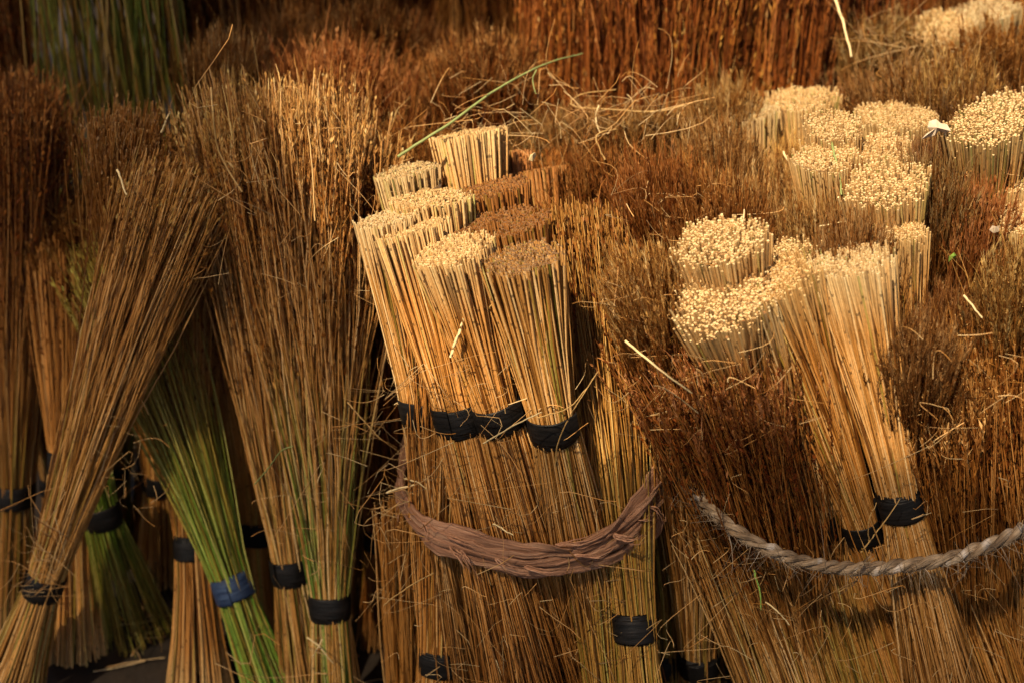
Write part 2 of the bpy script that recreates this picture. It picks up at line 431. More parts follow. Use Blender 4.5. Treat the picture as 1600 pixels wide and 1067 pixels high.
SHARED = {}
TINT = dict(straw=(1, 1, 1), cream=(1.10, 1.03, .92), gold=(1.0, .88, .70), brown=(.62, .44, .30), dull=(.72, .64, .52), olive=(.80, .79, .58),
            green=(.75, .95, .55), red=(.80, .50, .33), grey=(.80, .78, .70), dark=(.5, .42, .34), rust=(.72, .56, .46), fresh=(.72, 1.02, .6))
NB = 0
def broom(label, top, low, kind='H', tz=0.80, lD=None, lz=None, by=None, rt=0.038, rb=0.026, rl=None, tint='straw', btint=None,
          hero=False, green=0.1, fuzz=1.0, wild=1.0, n=860, thick=1.0, ustart=0.35, band_mat='rubber', hl=0.24, bend=0.0, group=None, name='grass_broom', base_z=0.0, vert=None, ends=1.0, trim=.035, cb=1.0):
    """top / low: photo pixels of two points on the axis; tz / lz / lD fix how far away they are"""
    global NB
    NB += 1
    T = P(*top, z=tz); Q = P(*low, D=lD, z=lz)
    if vert is not None: T = Vector((Q.x * 1.02 + random.uniform(-.02, .02), Q.y + vert, tz))
    d = (T - Q)
    base = T - d * ((T.z - base_z) / d.z)
    L = (T - base).length
    ax = (T - base).normalized()
    if by is not None:                                   # find the band from its photo row
        lo, hi = 0.02, L - 0.05
        for _ in range(40):
            mid = (lo + hi) / 2
            if proj(base + ax * mid)[1] > by: lo = mid
            else: hi = mid
        zb = lo
    else:
        zb = L - hl if kind == 'H' else 0.2
    sb = L - zb if kind == 'H' else zb
    if rl is None: rl = 0.045 if kind == 'H' else 0.036
    root = bpy.data.objects.new(name, None); COL.objects.link(root)
    root.empty_display_size = 0.03
    q = ax.to_track_quat('Z', 'X')
    spin = random.uniform(0, 6.28)
    sc = (1, 1, 1)
    if hero:
        Rc, Rh = (rt, rl) if kind == 'H' else (rl, rt)
        me = broom_meshes(1000 + NB, L, sb, rb, Rc, Rh, kind, n, green, fuzz, wild, thick, ustart, band_mat=band_mat, bend=bend, trim=trim, cb=cb)
        spin = 0
    else:
        v = NB % (4 if kind == 'H' else 5)
        key = (kind, v)
        if key not in SHARED:
            SHARED[key] = (broom_meshes(50 + v, .8, .24, .026, .040, .045, 'H', 860, .1, .15, 1.0) if kind == 'H'
                           else broom_meshes(80 + v, .8, .2, .026, .036, .062, 'B', 340, .12, 2.6, 1.25, ustart=.3, splay=.42))
        me = SHARED[key]
        f = rt / (.040 if kind == 'H' else .062)
        sc = (f, f, L / .8)
    root.matrix_world = Matrix.Translation(base) @ q.to_matrix().to_4x4() @ Matrix.Rotation(spin, 4, 'Z') @ Matrix.Diagonal((*sc, 1))
    tag(root, label, "broom", group)
    for nm, m_ in zip(("straws", "brush", "binding_band"), me):
        if m_ is None: continue
        o = link(nm, m_, root)
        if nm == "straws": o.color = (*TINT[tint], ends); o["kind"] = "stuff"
        if nm == "brush":
            vr = 1.0 if hero else random.uniform(.62, 1.4)
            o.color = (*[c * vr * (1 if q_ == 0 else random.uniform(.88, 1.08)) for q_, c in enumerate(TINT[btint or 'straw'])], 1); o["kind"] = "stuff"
    return root

# ------------------------------------------------------------------ the ground
def ground():
    mb = MB()
    n = 60
    xs = np.linspace(-12, 12, n); ys = np.linspace(-6, 18, n)
    X, Y = np.meshgrid(xs, ys)
    Z = 0.0 * X - 0.004
    V = np.stack([X, Y, Z], -1).reshape(-1, 3)
    idx = np.arange(n * n).reshape(n, n)
    F = np.stack([idx[:-1, :-1], idx[:-1, 1:], idx[1:, 1:], idx[1:, :-1]], -1).reshape(-1, 4)
    mb._add(V, F, np.zeros((n * n, 3)), 0, True)
    tag(mb.build("ground", [M['soil']]), kind="structure")
ground()

# ------------------------------------------------------------------ brooms of the centre bundle (tied with bark)
GC = "brooms of the bundle tied with bark"  # brown tops here: brown cut ends, tinted darker for the shade on them
broom("front cut-end-up broom with dark brown top and black band, beside olive stalks", (815, 398), (905, 860), 'H', lD=1.40, by=662, rt=.038, rb=.027, rl=.040, tint='straw', hero=True, green=.10, ends=.12, group=GC)
broom("cream topped cut broom in front of the dark brown topped ones, grey-black band", (706, 385), (835, 860), 'H', lD=1.41, by=648, rt=.037, rb=.025, rl=.040, tint='cream', hero=True, green=.05, group=GC)
broom("cut broom with the wide black band between two half hidden bands", (644, 350), (762, 845), 'H', lD=1.40, by=651, rt=.038, rb=.028, rl=.040, tint='cream', hero=True, green=.05, group=GC)
broom("outermost pale cut broom at the bundle's left edge, band half hidden", (606, 335), (690, 815), 'H', lD=1.45, by=640, rt=.036, rb=.025, rl=.040, tint='straw', hero=True, green=.05, group=GC)
broom("pale cut broom top behind the two leftmost front handles", (672, 305), (760, 790), 'H', tz=.81, lD=1.50, rt=.042, tint='cream', group=GC)
broom("pale blurred cut broom top at the back left of the bark tied bundle", (632, 262), (720, 760), 'H', tz=.80, lD=1.56, rt=.040, tint='straw', group=GC)
broom("tall cream cut broom standing alone at the back of the bark tied bundle", (731, 203), (800, 740), 'H', tz=.83, lD=1.60, rt=.041, tint='cream', group=GC)
broom("brown cut end broom directly behind the cream topped front broom", (722, 348), (835, 800), 'H', tz=.785, lD=1.47, rt=.038, tint='brown', ends=.35, group=GC)
broom("brown cut end broom behind the dark topped front broom", (800, 340), (890, 800), 'H', tz=.79, lD=1.49, rt=.042, tint='brown', ends=.35, group=GC)
broom("brown cut end broom in the middle of the bark tied bundle", (762, 290), (850, 780), 'H', tz=.79, lD=1.53, rt=.050, tint='brown', ends=.35, group=GC)
broom("reddish brown cut broom top just below the lone cream top", (770, 240), (850, 760), 'H', tz=.765, lD=1.60, rt=.046, tint='red', group=GC)
broom("brown cut broom at the middle right of the bark tied bundle", (835, 262), (900, 760), 'H', tz=.765, lD=1.57, rt=.046, tint='brown', ends=.35, group=GC)
broom("olive stalked broom right of the dark topped cut broom", (868, 300), (925, 840), 'B', tz=.80, lD=1.42, by=1100, rt=.052, rl=.04, tint='olive', btint='brown', hero=True, n=560, green=.26, fuzz=.35, ustart=.72, group=GC, thick=1.2)
broom("olive stalked broom with low black band at the bark bundle's right edge", (920, 300), (985, 900), 'B', tz=.80, lD=1.385, by=975, rt=.056, rb=.025, rl=.034, tint='olive', btint='brown', hero=True, n=560, green=.26, fuzz=.35, ustart=.72, group=GC, thick=1.2)
broom("olive broom in the dark gap between both tied bundles", (985, 330), (1030, 900), 'B', tz=.77, lD=1.52, by=1030, rt=.05, rb=.026, tint='olive', btint='brown', hero=True, n=560, green=.22, fuzz=.4, ustart=.7, group=GC, thick=1.2)
broom("broom with low dark band at the bark bundle's bottom left", (700, 420), (688, 960), 'B', tz=.74, lD=1.43, by=1025, rt=.04, rb=.024, rl=.034, tint='gold', hero=True, n=560, thick=1.1, green=.05, fuzz=.1, group=GC)
for q, (x, D_, lab) in enumerate([(640, 1.52, "tawny stalks splaying out below the bark tie at its left end"), (745, 1.44, "golden stalks under the lowest sag of the bark tie"),
                          (800, 1.45, "golden stalks right under the middle of the bark tie"), (865, 1.44, "straw stalks under the bark tie, right of its middle"), (925, 1.46, "olive stalks below the bark tie beside the low black band")]):
    broom("broom of " + lab, (x + (-6, -30, -30, -25, -15)[q], 770), (x + (0, 20, 30, 30, 25)[q], 1000), 'B', tz=.42, lD=D_, by=1200, rt=.036, rb=.032, rl=.05,
          tint=('gold', 'straw', 'straw', 'gold', 'olive')[q], hero=True, green=(.05, .05, .12, .1, .22)[q], fuzz=0, n=255, group=GC, thick=1.15)

# ------------------------------------------------------------------ brooms of the right bundle (tied with twisted rope)
GR = "brooms of the bundle tied with twisted rope"
broom("long cut broom whose black band sits right above the twisted rope", (1206, 428), (1345, 815), 'H', lD=1.375, by=820, rt=.037, rb=.024, rl=.05, tint='gold', hero=True, green=.05, wild=1.1, group=GR)  # gold tint darkens it for the shaded gap beside the next handle
broom("long cut broom with the higher black band beside it, tallest front handle", (1324, 402), (1409, 788), 'H', tz=.81, lD=1.33, by=783, rt=.038, rb=.022, rl=.05, tint='straw', hero=True, green=.04, wild=1.2, group=GR)
broom("cream cut broom top between the fuzzy front brush and the long handle", (1126, 462), (1230, 830), 'H', tz=.785, lD=1.43, rt=.050, tint='cream', hero=True, n=1050, green=.03, fuzz=.2, group=GR)
broom("cream cut broom squeezed between the fuzzy front one and the lower banded handle", (1166, 446), (1290, 840), 'H', tz=.79, lD=1.405, hl=.36, rt=.040, rb=.027, rl=.045, tint='straw', hero=True, green=.04, fuzz=.1, group=GR)
broom("cream round cut broom standing proud at the rope bundle's left shoulder", (1123, 372), (1205, 800), 'H', tz=.83, lD=1.47, rt=.044, tint='cream', hero=True, n=1000, green=.06, fuzz=.2, group=GR)
broom("narrow pale cut broom half sunk in brush behind the tallest front handle", (1404, 352), (1430, 800), 'H', tz=.81, lD=1.48, rt=.030, tint='cream', group=GR)
broom("cream cut broom top just behind the two long front handles", (1215, 402), (1290, 800), 'H', tz=.785, lD=1.50, rt=.036, tint='cream', group=GR)
broom("round cream cut broom in the middle of the rope bundle", (1384, 282), (1420, 760), 'H', tz=.845, lD=1.58, rt=.045, tint='cream', hero=True, n=1000, green=.1, fuzz=.2, group=GR)
broom("wide cream cut broom, left one of the joined pair", (1290, 238), (1330, 740), 'H', tz=.84, lD=1.66, rt=.040, tint='cream', group=GR)
broom("wide cream cut broom, right one of the joined pair", (1372, 228), (1400, 740), 'H', tz=.84, lD=1.68, rt=.040, tint='cream', group=GR)
broom("cream cut broom top behind the joined pair", (1302, 192), (1330, 720), 'H', tz=.86, lD=1.76, rt=.034, tint='cream', group=GR)
broom("pale cut broom top left of the white dry leaf", (1385, 175), (1405, 700), 'H', tz=.835, lD=1.82, rt=.038, tint='cream', group=GR)
broom("tall greenish cut broom right of the white dry leaf", (1543, 188), (1545, 700), 'H', tz=.89, lD=1.72, rt=.044, tint='cream', hero=True, n=1050, green=.22, fuzz=.2, group=GR)
broom("pale cut broom top at the right image edge below the tall greenish one", (1575, 268), (1580, 760), 'H', tz=.82, lD=1.62, rt=.038, tint='cream', group=GR)
broom("small pale cut top poking from brush at the right image edge", (1602, 335), (1610, 800), 'H', tz=.80, lD=1.55, rt=.036, tint='cream', group=GR)
broom("blurred pale cut top at the far left of the rope bundle's back", (1165, 172), (1200, 700), 'H', tz=.80, lD=1.85, rt=.040, tint='straw', group=GR)
broom("small cream cut top touching the white dry leaf's left", (1428, 180), (1440, 700), 'H', tz=.84, lD=1.84, rt=.030, tint='cream', group=GR)
broom("pale cut top behind the tall greenish broom at the right edge", (1580, 175), (1580, 680), 'H', tz=.86, lD=1.86, rt=.046, tint='cream', group=GR)
broom("long blurred pale cut top along the bundle's back edge", (1250, 150), (1270, 700), 'H', tz=.81, lD=1.90, rt=.046, tint='cream', group=GR)
# fuzzy, brush-up
broom("rust brown brush flaring left over the twisted rope", (1042, 455), (1170, 900), 'B', tz=.73, lD=1.43, by=1150, rt=.066, rl=.036, tint='gold', btint='rust', hero=True, n=560, thick=1.1, fuzz=1.5, wild=1.7, ustart=.52, green=.1, group=GR)
broom("rust brown brush under the cream cut top, front of the rope bundle", (1105, 503), (1225, 920), 'B', tz=.745, lD=1.39, by=1150, rt=.070, rl=.036, tint='gold', btint='rust', hero=True, n=560, thick=1.1, fuzz=1.6, wild=1.7, ustart=.52, green=.12, group=GR)
broom("rust brown brush left of the long handle with the lower band", (1150, 540), (1280, 930), 'B', tz=.70, lD=1.40, by=1150, rt=.045, rl=.036, tint='straw', btint='rust', hero=True, n=560, thick=1.1, fuzz=1.1, wild=1.4, ustart=.5, green=.2, group=GR)
broom("golden brush broom right of the tallest front handle", (1462, 560), (1510, 930), 'B', tz=.69, lD=1.40, by=1150, rt=.052, rl=.036, tint='gold', btint='straw', hero=True, n=560, thick=1.1, fuzz=1.3, wild=1.3, ustart=.46, green=.12, group=GR)
broom("dark rust brush broom second from the right image edge", (1525, 470), (1560, 920), 'B', tz=.74, lD=1.41, by=1150, rt=.066, rl=.036, tint='gold', btint='brown', hero=True, n=560, thick=1.1, fuzz=1.4, wild=1.3, ustart=.46, green=.12, group=GR)
broom("dark rust brush broom cut by the right image edge", (1600, 450), (1630, 920), 'B', tz=.75, lD=1.43, by=1150, rt=.066, rl=.036, tint='gold', btint='brown', hero=True, n=560, thick=1.1, fuzz=1.4, wild=1.3, ustart=.46, green=.12, group=GR)
broom("straw broom at the rope's left end with a low dark band", (1075, 560), (1088, 960), 'B', tz=.66, lD=1.45, by=1030, rt=.045, rb=.024, rl=.034, tint='straw', btint='straw', hero=True, n=560, thick=1.1, fuzz=.6, green=.1, group=GR)
for q, (x, D_) in enumerate([(1150, 1.41), (1215, 1.39), (1290, 1.38), (1365, 1.38), (1440, 1.38), (1520, 1.39), (1590, 1.41)]):
    broom("broom stalks under the rope, " + ("first", "second", "third", "fourth", "fifth", "sixth", "seventh")[q] + " bunch from the rope's left end",
          (x - 45, 780), (x + 25, 1000), 'B', tz=.46, lD=D_, by=1220, rt=.038, rb=.034, rl=.05,
          tint=('straw', 'straw', 'olive', 'gold', 'straw', 'gold', 'straw')[q], hero=True, green=(.1, .12, .22, .12, .15, .1, .1)[q], fuzz=0, n=255, group=GR, thick=1.15)
GBR = "brush brooms packed inside the rope bundle"
for lab, tp, z_, D_, r_, bt in [
    ("shaggy brush at the left shoulder of the rope bundle", (1000, 385), .78, 1.50, .052, 'straw'),
    ("reddish brush behind the shaggy left shoulder", (1030, 345), .80, 1.56, .046, 'straw'),
    ("tall brown brush left of the round cream shoulder top", (1065, 245), .84, 1.62, .052, 'brown'),
    ("tall brown brush with upright stalks beside the bark bundle", (1010, 235), .83, 1.66, .050, 'brown'),
    ("golden tipped brush behind the round cream shoulder top", (1215, 322), .82, 1.56, .052, 'straw'),
    ("tan tipped brush between the shoulder top and middle round top", (1270, 300), .82, 1.60, .052, 'straw'),
    ("brown brush in front of the middle round top", (1330, 335), .79, 1.52, .048, 'straw'),
    ("brown brush behind the tallest front handle", (1282, 356), .75, 1.50, .043, 'straw'),
    ("reddish brush behind the long handle tops", (1392, 400), .74, 1.48, .045, 'straw'),
    ("brush in the hollow right of the tallest handle, tinted dark for its shade", (1475, 440), .72, 1.47, .042, 'dark'),  # dark tint stands in for the shade of the hollow
    ("dark brush beside the small green leaf", (1460, 330), .79, 1.58, .052, 'brown'),
    ("brown brush below the tall greenish cut broom", (1500, 300), .80, 1.62, .052, 'brown'),
    ("orange brush under the white dry leaf", (1455, 240), .82, 1.68, .048, 'straw'),
    ("brown brush carrying a small pale leaf near the right edge", (1560, 365), .79, 1.53, .057, 'straw'),
    ("brown brush with tan tips in the right edge's middle", (1610, 390), .80, 1.50, .055, 'straw'),
    ("golden brush just below the dark hollow", (1440, 500), .73, 1.42, .046, 'straw'),
    ("brown brush left of the joined cream pair", (1195, 240), .81, 1.72, .052, 'straw'),
    ("brown brush at the back left of the rope bundle", (1120, 215), .80, 1.76, .052, 'straw'),
    ("dark brush filling behind the left shoulder", (1120, 300), .80, 1.62, .06, 'brown'),
    ("low brown brush between shoulder top and long handle", (1240, 372), .77, 1.50, .046, 'rust'),
    ("golden lit brush right of the middle round top", (1470, 285), .83, 1.64, .048, 'straw'),
    ("brown brush before the tall greenish cut broom", (1530, 285), .81, 1.60, .05, 'rust'),
    ("dark brown brush between the white leaf and small green leaf", (1510, 345), .78, 1.55, .05, 'rust'),
    ("tan lit brush behind the left shoulder brushes", (1150, 262), .81, 1.66, .05, 'straw'),
    ("tan lit brush left of the long blurred pale top", (1110, 185), .80, 1.84, .055, 'straw'),
    ("rust brush squeezed between the joined pair and left pale top", (1235, 205), .83, 1.76, .04, 'straw'),
    ("rust brush wedged behind the middle round top", (1340, 262), .83, 1.66, .032, 'straw'),
    ("rust brush wedged between white leaf and pale tops", (1440, 205), .84, 1.74, .036, 'straw')]:
    broom(lab, tp, (tp[0] + (1370 - tp[0]) * .25, 800), 'B', tz=z_ + (.045, -.045, .01, .03, -.03, -.005)[NB % 6] + random.uniform(-.012, .012), lD=D_, rt=r_ * .84, tint='gold', btint=bt, group=GBR)

# ------------------------------------------------------------------ brooms leaning at the left
GL = "brooms leaning together in the left half"
broom("leaning broom with brown head and low black band at bottom left", (288, 245), (68, 912), 'B', tz=.80, lz=.20, by=912, rt=.064, rb=.024, rl=.05, tint='straw', btint='grey', hero=True, fuzz=.3, ustart=.80, trim=.018, cb=.6, green=.12, n=520, wild=1.0, group=GL)
broom("big upright broom with wide rust head and wide black band", (478, 98), (516, 945), 'B', tz=.90, lz=.20, by=945, rt=.112, rb=.025, rl=.034, tint='straw', btint='straw', hero=True, fuzz=1.5, ustart=.45, cb=.5, green=.34, n=520, thick=1.1, wild=1.6, group=GL)
broom("broom behind the big rust head, second black band from it", (352, 100), (455, 888), 'B', tz=.885, lD=1.62, by=888, rt=.075, rb=.026, rl=.034, tint='straw', btint='straw', hero=True, fuzz=1.0, ustart=.4, cb=.5, green=.15, n=360, wild=1.4, group=GL)
broom("brown broom with narrow dark band in the gap behind the blue band", (340, 220), (400, 826), 'B', tz=.76, lD=1.76, by=826, rt=.07, rb=.026, rl=.034, tint='gold', btint='brown', hero=True, n=560, thick=1.1, fuzz=.8, ustart=.4, green=.1, group=GL)
broom("green stalked broom with the blue band", (165, 340), (363, 915), 'B', tz=.66, lD=1.63, by=915, rt=.085, rb=.027, rl=.036, tint='fresh', btint='fresh', hero=True, fuzz=.4, ustart=.6, green=.44, n=360, band_mat='blue', group=GL)
broom("dark shaded brush broom at the far left image edge", (35, 95), (22, 770), 'B', tz=.84, lD=1.80, by=770, rt=.085, rb=.030, rl=.036, tint='dull', btint='brown', hero=True, fuzz=1.3, ustart=.3, green=.15, n=360, group=GL)
broom("flat trimmed grey-green broom top behind the leaning brown head", (205, 178), (180, 700), 'B', tz=.84, lD=1.92, rt=.055, tint='dull', hero=True, n=560, thick=1.1, green=.35, fuzz=.3, ustart=.8, trim=.012, wild=1.3, group=GL)
broom("green ended broom spreading to the ground beside the leaning broom", (140, 740), (222, 1010), 'H', tz=.29, lD=1.73, by=800, rt=.032, rb=.028, rl=.055, tint='olive', hero=True, green=.9, fuzz=.1, n=520, group=GL)
broom("tawny broom base with a black band above, behind the blue band", (275, 330), (302, 855), 'B', tz=.66, lD=1.68, by=852, rt=.07, rb=.025, rl=.045, tint='gold', btint='brown', hero=True, n=560, thick=1.1, fuzz=.4, green=.05, group=GL)
broom("dim broom with a black band half hidden behind the green stalks", (235, 270), (250, 745), 'B', tz=.70, lD=1.88, by=748, rt=.07, rb=.027, rl=.042, tint='gold', btint='brown', hero=True, n=560, thick=1.1, fuzz=.4, green=.05, group=GL)
broom("dim broom base standing on the soil behind the leaning broom's band", (110, 350), (108, 960), 'B', tz=.62, lD=1.70, by=720, rt=.06, rb=.03, rl=.042, tint='gold', btint='brown', hero=True, n=560, thick=1.1, fuzz=.3, green=.05, group=GL)
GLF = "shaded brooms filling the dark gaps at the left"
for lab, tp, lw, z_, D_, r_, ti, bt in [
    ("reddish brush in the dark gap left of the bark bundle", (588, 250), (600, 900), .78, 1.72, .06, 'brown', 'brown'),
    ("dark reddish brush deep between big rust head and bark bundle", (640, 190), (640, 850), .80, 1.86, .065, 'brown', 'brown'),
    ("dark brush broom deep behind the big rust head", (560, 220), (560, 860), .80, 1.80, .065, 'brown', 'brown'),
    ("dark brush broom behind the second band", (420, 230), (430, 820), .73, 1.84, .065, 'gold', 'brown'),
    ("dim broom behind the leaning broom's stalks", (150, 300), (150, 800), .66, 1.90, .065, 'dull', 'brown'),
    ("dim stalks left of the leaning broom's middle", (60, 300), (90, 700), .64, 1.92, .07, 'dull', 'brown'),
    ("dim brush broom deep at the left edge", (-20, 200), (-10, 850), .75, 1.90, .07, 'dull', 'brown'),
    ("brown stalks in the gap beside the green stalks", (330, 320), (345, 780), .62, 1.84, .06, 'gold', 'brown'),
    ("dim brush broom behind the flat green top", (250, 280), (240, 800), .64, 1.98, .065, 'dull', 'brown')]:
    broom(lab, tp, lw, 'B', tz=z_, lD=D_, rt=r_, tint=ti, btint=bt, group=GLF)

# ------------------------------------------------------------------ the rows behind
GB = "blurred brooms in the rows behind"  # brown and rust tints at the left also carry the shade there
for lab, tp, z_, lw, D_, kd, r_, ti, bt in [
    ("brown brush head right of the big rust head", (590, 110), .84, (600, 700), 1.90, 'B', .07, 'gold', 'brown'),
    ("rust brush head behind the big rust head", (520, 70), .86, (520, 700), 1.96, 'B', .075, 'red', 'rust'),
    ("brown brush head left behind the big rust head", (425, 75), .86, (425, 700), 2.00, 'B', .07, 'gold', 'brown'),
    ("blurred tan brush top at the back, left of the big rust head", (352, 55), .86, (360, 700), 2.08, 'B', .055, 'gold', 'grey'),
    ("dark brush behind the tan cut top", (460, 22), .86, (460, 600), 2.22, 'B', .07, 'dull', 'dark'),
    ("brown brush head above the lone cream top", (690, 75), .84, (690, 700), 2.02, 'B', .075, 'gold', 'brown'),
    ("rust brush head behind the long green blade", (760, 60), .86, (760, 700), 2.06, 'B', .075, 'red', 'rust'),
    ("rust brush head at the top centre", (640, 30), .86, (640, 650), 2.16, 'B', .075, 'red', 'rust'),
    ("orange brown brush head at the top, centre left", (570, 20), .86, (570, 650), 2.22, 'B', .075, 'red', 'rust'),
    ("tousled greyish brush under the long green blade's tip", (850, 165), .80, (870, 700), 1.86, 'B', .075, 'dull', 'grey'),
    ("tousled dull brush left of the tall brown wall", (925, 160), .80, (940, 700), 1.90, 'B', .075, 'dull', 'grey'),
    ("tousled tan brush in front of the tall brown wall", (1005, 165), .80, (1010, 700), 1.90, 'B', .075, 'dull', 'grey'),
    ("dull brown brush behind the brown cut tops", (880, 220), .79, (905, 720), 1.74, 'B', .065, 'dull', 'brown'),
    ("dull brush behind the olive stalks", (950, 225), .79, (965, 720), 1.74, 'B', .065, 'dull', 'brown'),
    ("tan brush at the foot of the tall brown wall", (1080, 170), .80, (1090, 700), 1.92, 'B', .065, 'gold', 'straw'),
    ("bushy golden brush standing up behind the pale cut tops", (1420, 95), .88, (1420, 620), 1.96, 'B', .075, 'gold', 'straw'),
    ("reddish brush behind the white dry leaf", (1520, 135), .84, (1520, 650), 1.98, 'B', .075, 'gold', 'straw'),
    ("rust brush head at the right edge behind the tall greenish broom", (1590, 120), .86, (1590, 650), 2.0, 'B', .075, 'gold', 'straw'),
    ("dark rust brush head near the top right corner", (1560, 50), .87, (1555, 600), 2.14, 'B', .08, 'gold', 'brown'),
    ("pale straw topped broom at the top right, in sun", (1470, 38), .86, (1465, 600), 2.18, 'H', .045, 'cream', None),
    ("pale blurred cut top at the top right corner", (1540, 12), .86, (1530, 580), 2.30, 'H', .045, 'straw', None),
    ("rust brush head in front of the sunny pale top", (1490, 95), .87, (1490, 620), 2.02, 'B', .06, 'gold', 'straw'),
    ("rust brush head between the two top right pale tops", (1500, 30), .88, (1500, 600), 2.20, 'B', .06, 'gold', 'straw'),
    ("orange brush head left of the long blurred pale top", (1130, 125), .82, (1130, 650), 2.0, 'B', .055, 'gold', 'straw'),
    ("rust brush head behind the long blurred pale top", (1340, 120), .85, (1340, 650), 1.98, 'B', .055, 'gold', 'straw'),
    ("orange brush head behind the bushy golden one", (1390, 25), .88, (1385, 580), 2.22, 'B', .075, 'gold', 'straw')]:
    broom(lab, (tp[0], tp[1] - (14 if tp[0] < 860 and tp[1] < 120 else 0)), lw, kd, tz=z_ + (.03, -.02, .0, .02, -.03)[NB % 5] * (kd == 'B'), lD=D_, rt=r_ * (.86 if kd == 'B' else 1), tint=ti, btint=bt, group=GB)
GT = "tall broom bundles standing at the back"
for q, (x, D_, y_) in enumerate([(880, 2.16, 0), (950, 2.12, 0), (1020, 2.10, 0), (1090, 2.08, 0), (1160, 2.10, 0), (1235, 2.12, 0), (1310, 2.16, 0)]):
    broom("tall rust stalks of the back wall, " + ("first", "second", "third", "fourth", "fifth", "sixth", "last")[q] + " bunch from its left end",
          (x, -150), (x, 150), 'B', vert=.06, tz=1.16, lD=D_, rt=.075, tint='red', btint='straw', group=GT)
for q, x in enumerate([110, 165, 215, 262]):
    broom("tall blurred green stalks at the top left, " + ("first", "second", "third", "fourth")[q] + " bunch from the left",
          (x, -120), (x, 170), 'H', vert=.05, tz=1.34, lD=2.22, rt=.06, tint='olive', group=GT, hero=True, green=.40, fuzz=0, n=190, thick=1.5, wild=1.6)
for q, (x, ti) in enumerate([(-30, 'dull'), (20, 'dull'), (330, 'gold'), (410, 'dull'), (490, 'gold'), (800, 'gold'), (850, 'red')]):
    broom("tall dim stalks in the back row, " + ("at the left corner", "beside the green stalks' left", "right of the green stalks", "behind the blurred tan cut top", "behind the big rust head", "left of the tall rust wall", "joining the tall rust wall")[q],
          (x, -120), (x, 170), 'B', vert=.05, tz=1.10, lD=2.36, rt=.075, tint=ti, btint='brown', group=GT)

for q, (x, ti) in enumerate([(560, 'gold'), (640, 'red'), (720, 'gold'), (1400, 'red'), (1480, 'gold'), (1560, 'gold'), (1640, 'gold')]):
    broom("dark stalks at the very back, " + ("above the big rust head", "above the dark gap", "above the lone cream top", "above the bushy golden brush", "above the sunny pale top", "at the top right corner", "past the top right corner")[q],
          (x, -120), (x, 60), 'B', vert=.05, tz=1.2, lD=2.7, rt=.085, tint=ti, btint='brown', group=GT)

# ------------------------------------------------------------------ ties round the bundles
def catmull(pts, n):
    p = np.array([tuple(q) for q in pts]); m = len(p)
    d = np.concatenate([[0], np.cumsum(np.linalg.norm(np.diff(p, axis=0), axis=1))])
    out = []
    for t in np.linspace(0, d[-1], n):
        i = min(max(np.searchsorted(d, t) - 1, 0), m - 2)
        u = (t - d[i]) / (d[i + 1] - d[i])
        p0, p1, p2, p3 = p[max(i - 1, 0)], p[i], p[i + 1], p[min(i + 2, m - 1)]
        out.append(0.5 * ((2 * p1) + (-p0 + p2) * u + (2 * p0 - 5 * p1 + 4 * p2 - p3) * u ** 2 + (-p0 + 3 * p1 - 3 * p2 + p3) * u ** 3))
    return np.array(out)
def sweep(mb, path, side, up, sec, rnd):
    """sec: (S, K, 2) offsets along side (outwards) and up"""
    S, K, _ = sec.shape
    V = path[:, None] + side[:, None] * sec[..., :1] + up[:, None] * sec[..., 1:]
    idx = np.arange(S * K).reshape(S, K)
    F = np.stack([idx[:-1], np.roll(idx[:-1], -1, 1), np.roll(idx[1:], -1, 1), idx[1:]], -1).reshape(-1, 4)
    dist = np.concatenate([[0], np.cumsum(np.linalg.norm(np.diff(path, axis=0), axis=1))])
    A = np.stack([np.full(S * K, rnd), np.repeat(dist, K), np.tile(np.abs(np.linspace(-1, 1, K, endpoint=False)), S)], -1)
    mb._add(V.reshape(-1, 3), F, A, 0, True)
    for r_ in (0, S - 1):
        mb._add(V[r_], np.arange(K)[None], np.zeros((K, 3)), 0, False)
def frame(path, centre):
    tan = np.gradient(path, axis=0); tan /= np.linalg.norm(tan, axis=1, keepdims=True)
    out = path - centre; out[:, 2] = 0; out -= tan * (out * tan).sum(1, keepdims=True); out /= np.linalg.norm(out, axis=1, keepdims=True)
    up = np.cross(tan, out); up *= np.sign(up[:, 2:3])
    return out, up

bc = np.array([.035, 1.53, .43])
bark_px = [(640, 680, 1.70), (632, 735, 1.60), (634, 782, 1.475), (680, 832, 1.392), (760, 862, 1.362), (850, 872, 1.35), (930, 856, 1.36), (990, 815, 1.39), (1038, 752, 1.45), (1056, 700, 1.55)]
bp_ = [P(x, y, D=d) for x, y, d in bark_px]
back = [Vector((bc[0] + .165 * math.cos(a), bc[1] + .03 + .15 * math.sin(a), .45)) for a in (.55, 1.2, 1.9, 2.6)]
bark_path = catmull(bp_ + back + [bp_[0] + Vector((0.005, .01, .01))], 420)
tie = bpy.data.objects.new("bark_tie", None); COL.objects.link(tie); tie.location = (bc[0], bc[1], .40)
tag(tie, "twisted strip of brown bark tied round the middle bundle", "tie")
gb = np.random.default_rng(5)
o_, u_ = frame(bark_path, bc)
S = len(bark_path); tpar = np.linspace(0, 1, S)
px_t = np.array([proj(Vector(q))[0] for q in bark_path])
fan = np.interp(px_t, [612, 760, 900, 1000, 1050], [.55, .75, .90, 1.45, 1.6])
def wob(n_, scale, amp):
    kn = gb.normal(0, 1, int(n_ / scale) + 4); xx = np.arange(n_) / scale
    return np.interp(xx, np.arange(len(kn)), kn) * amp
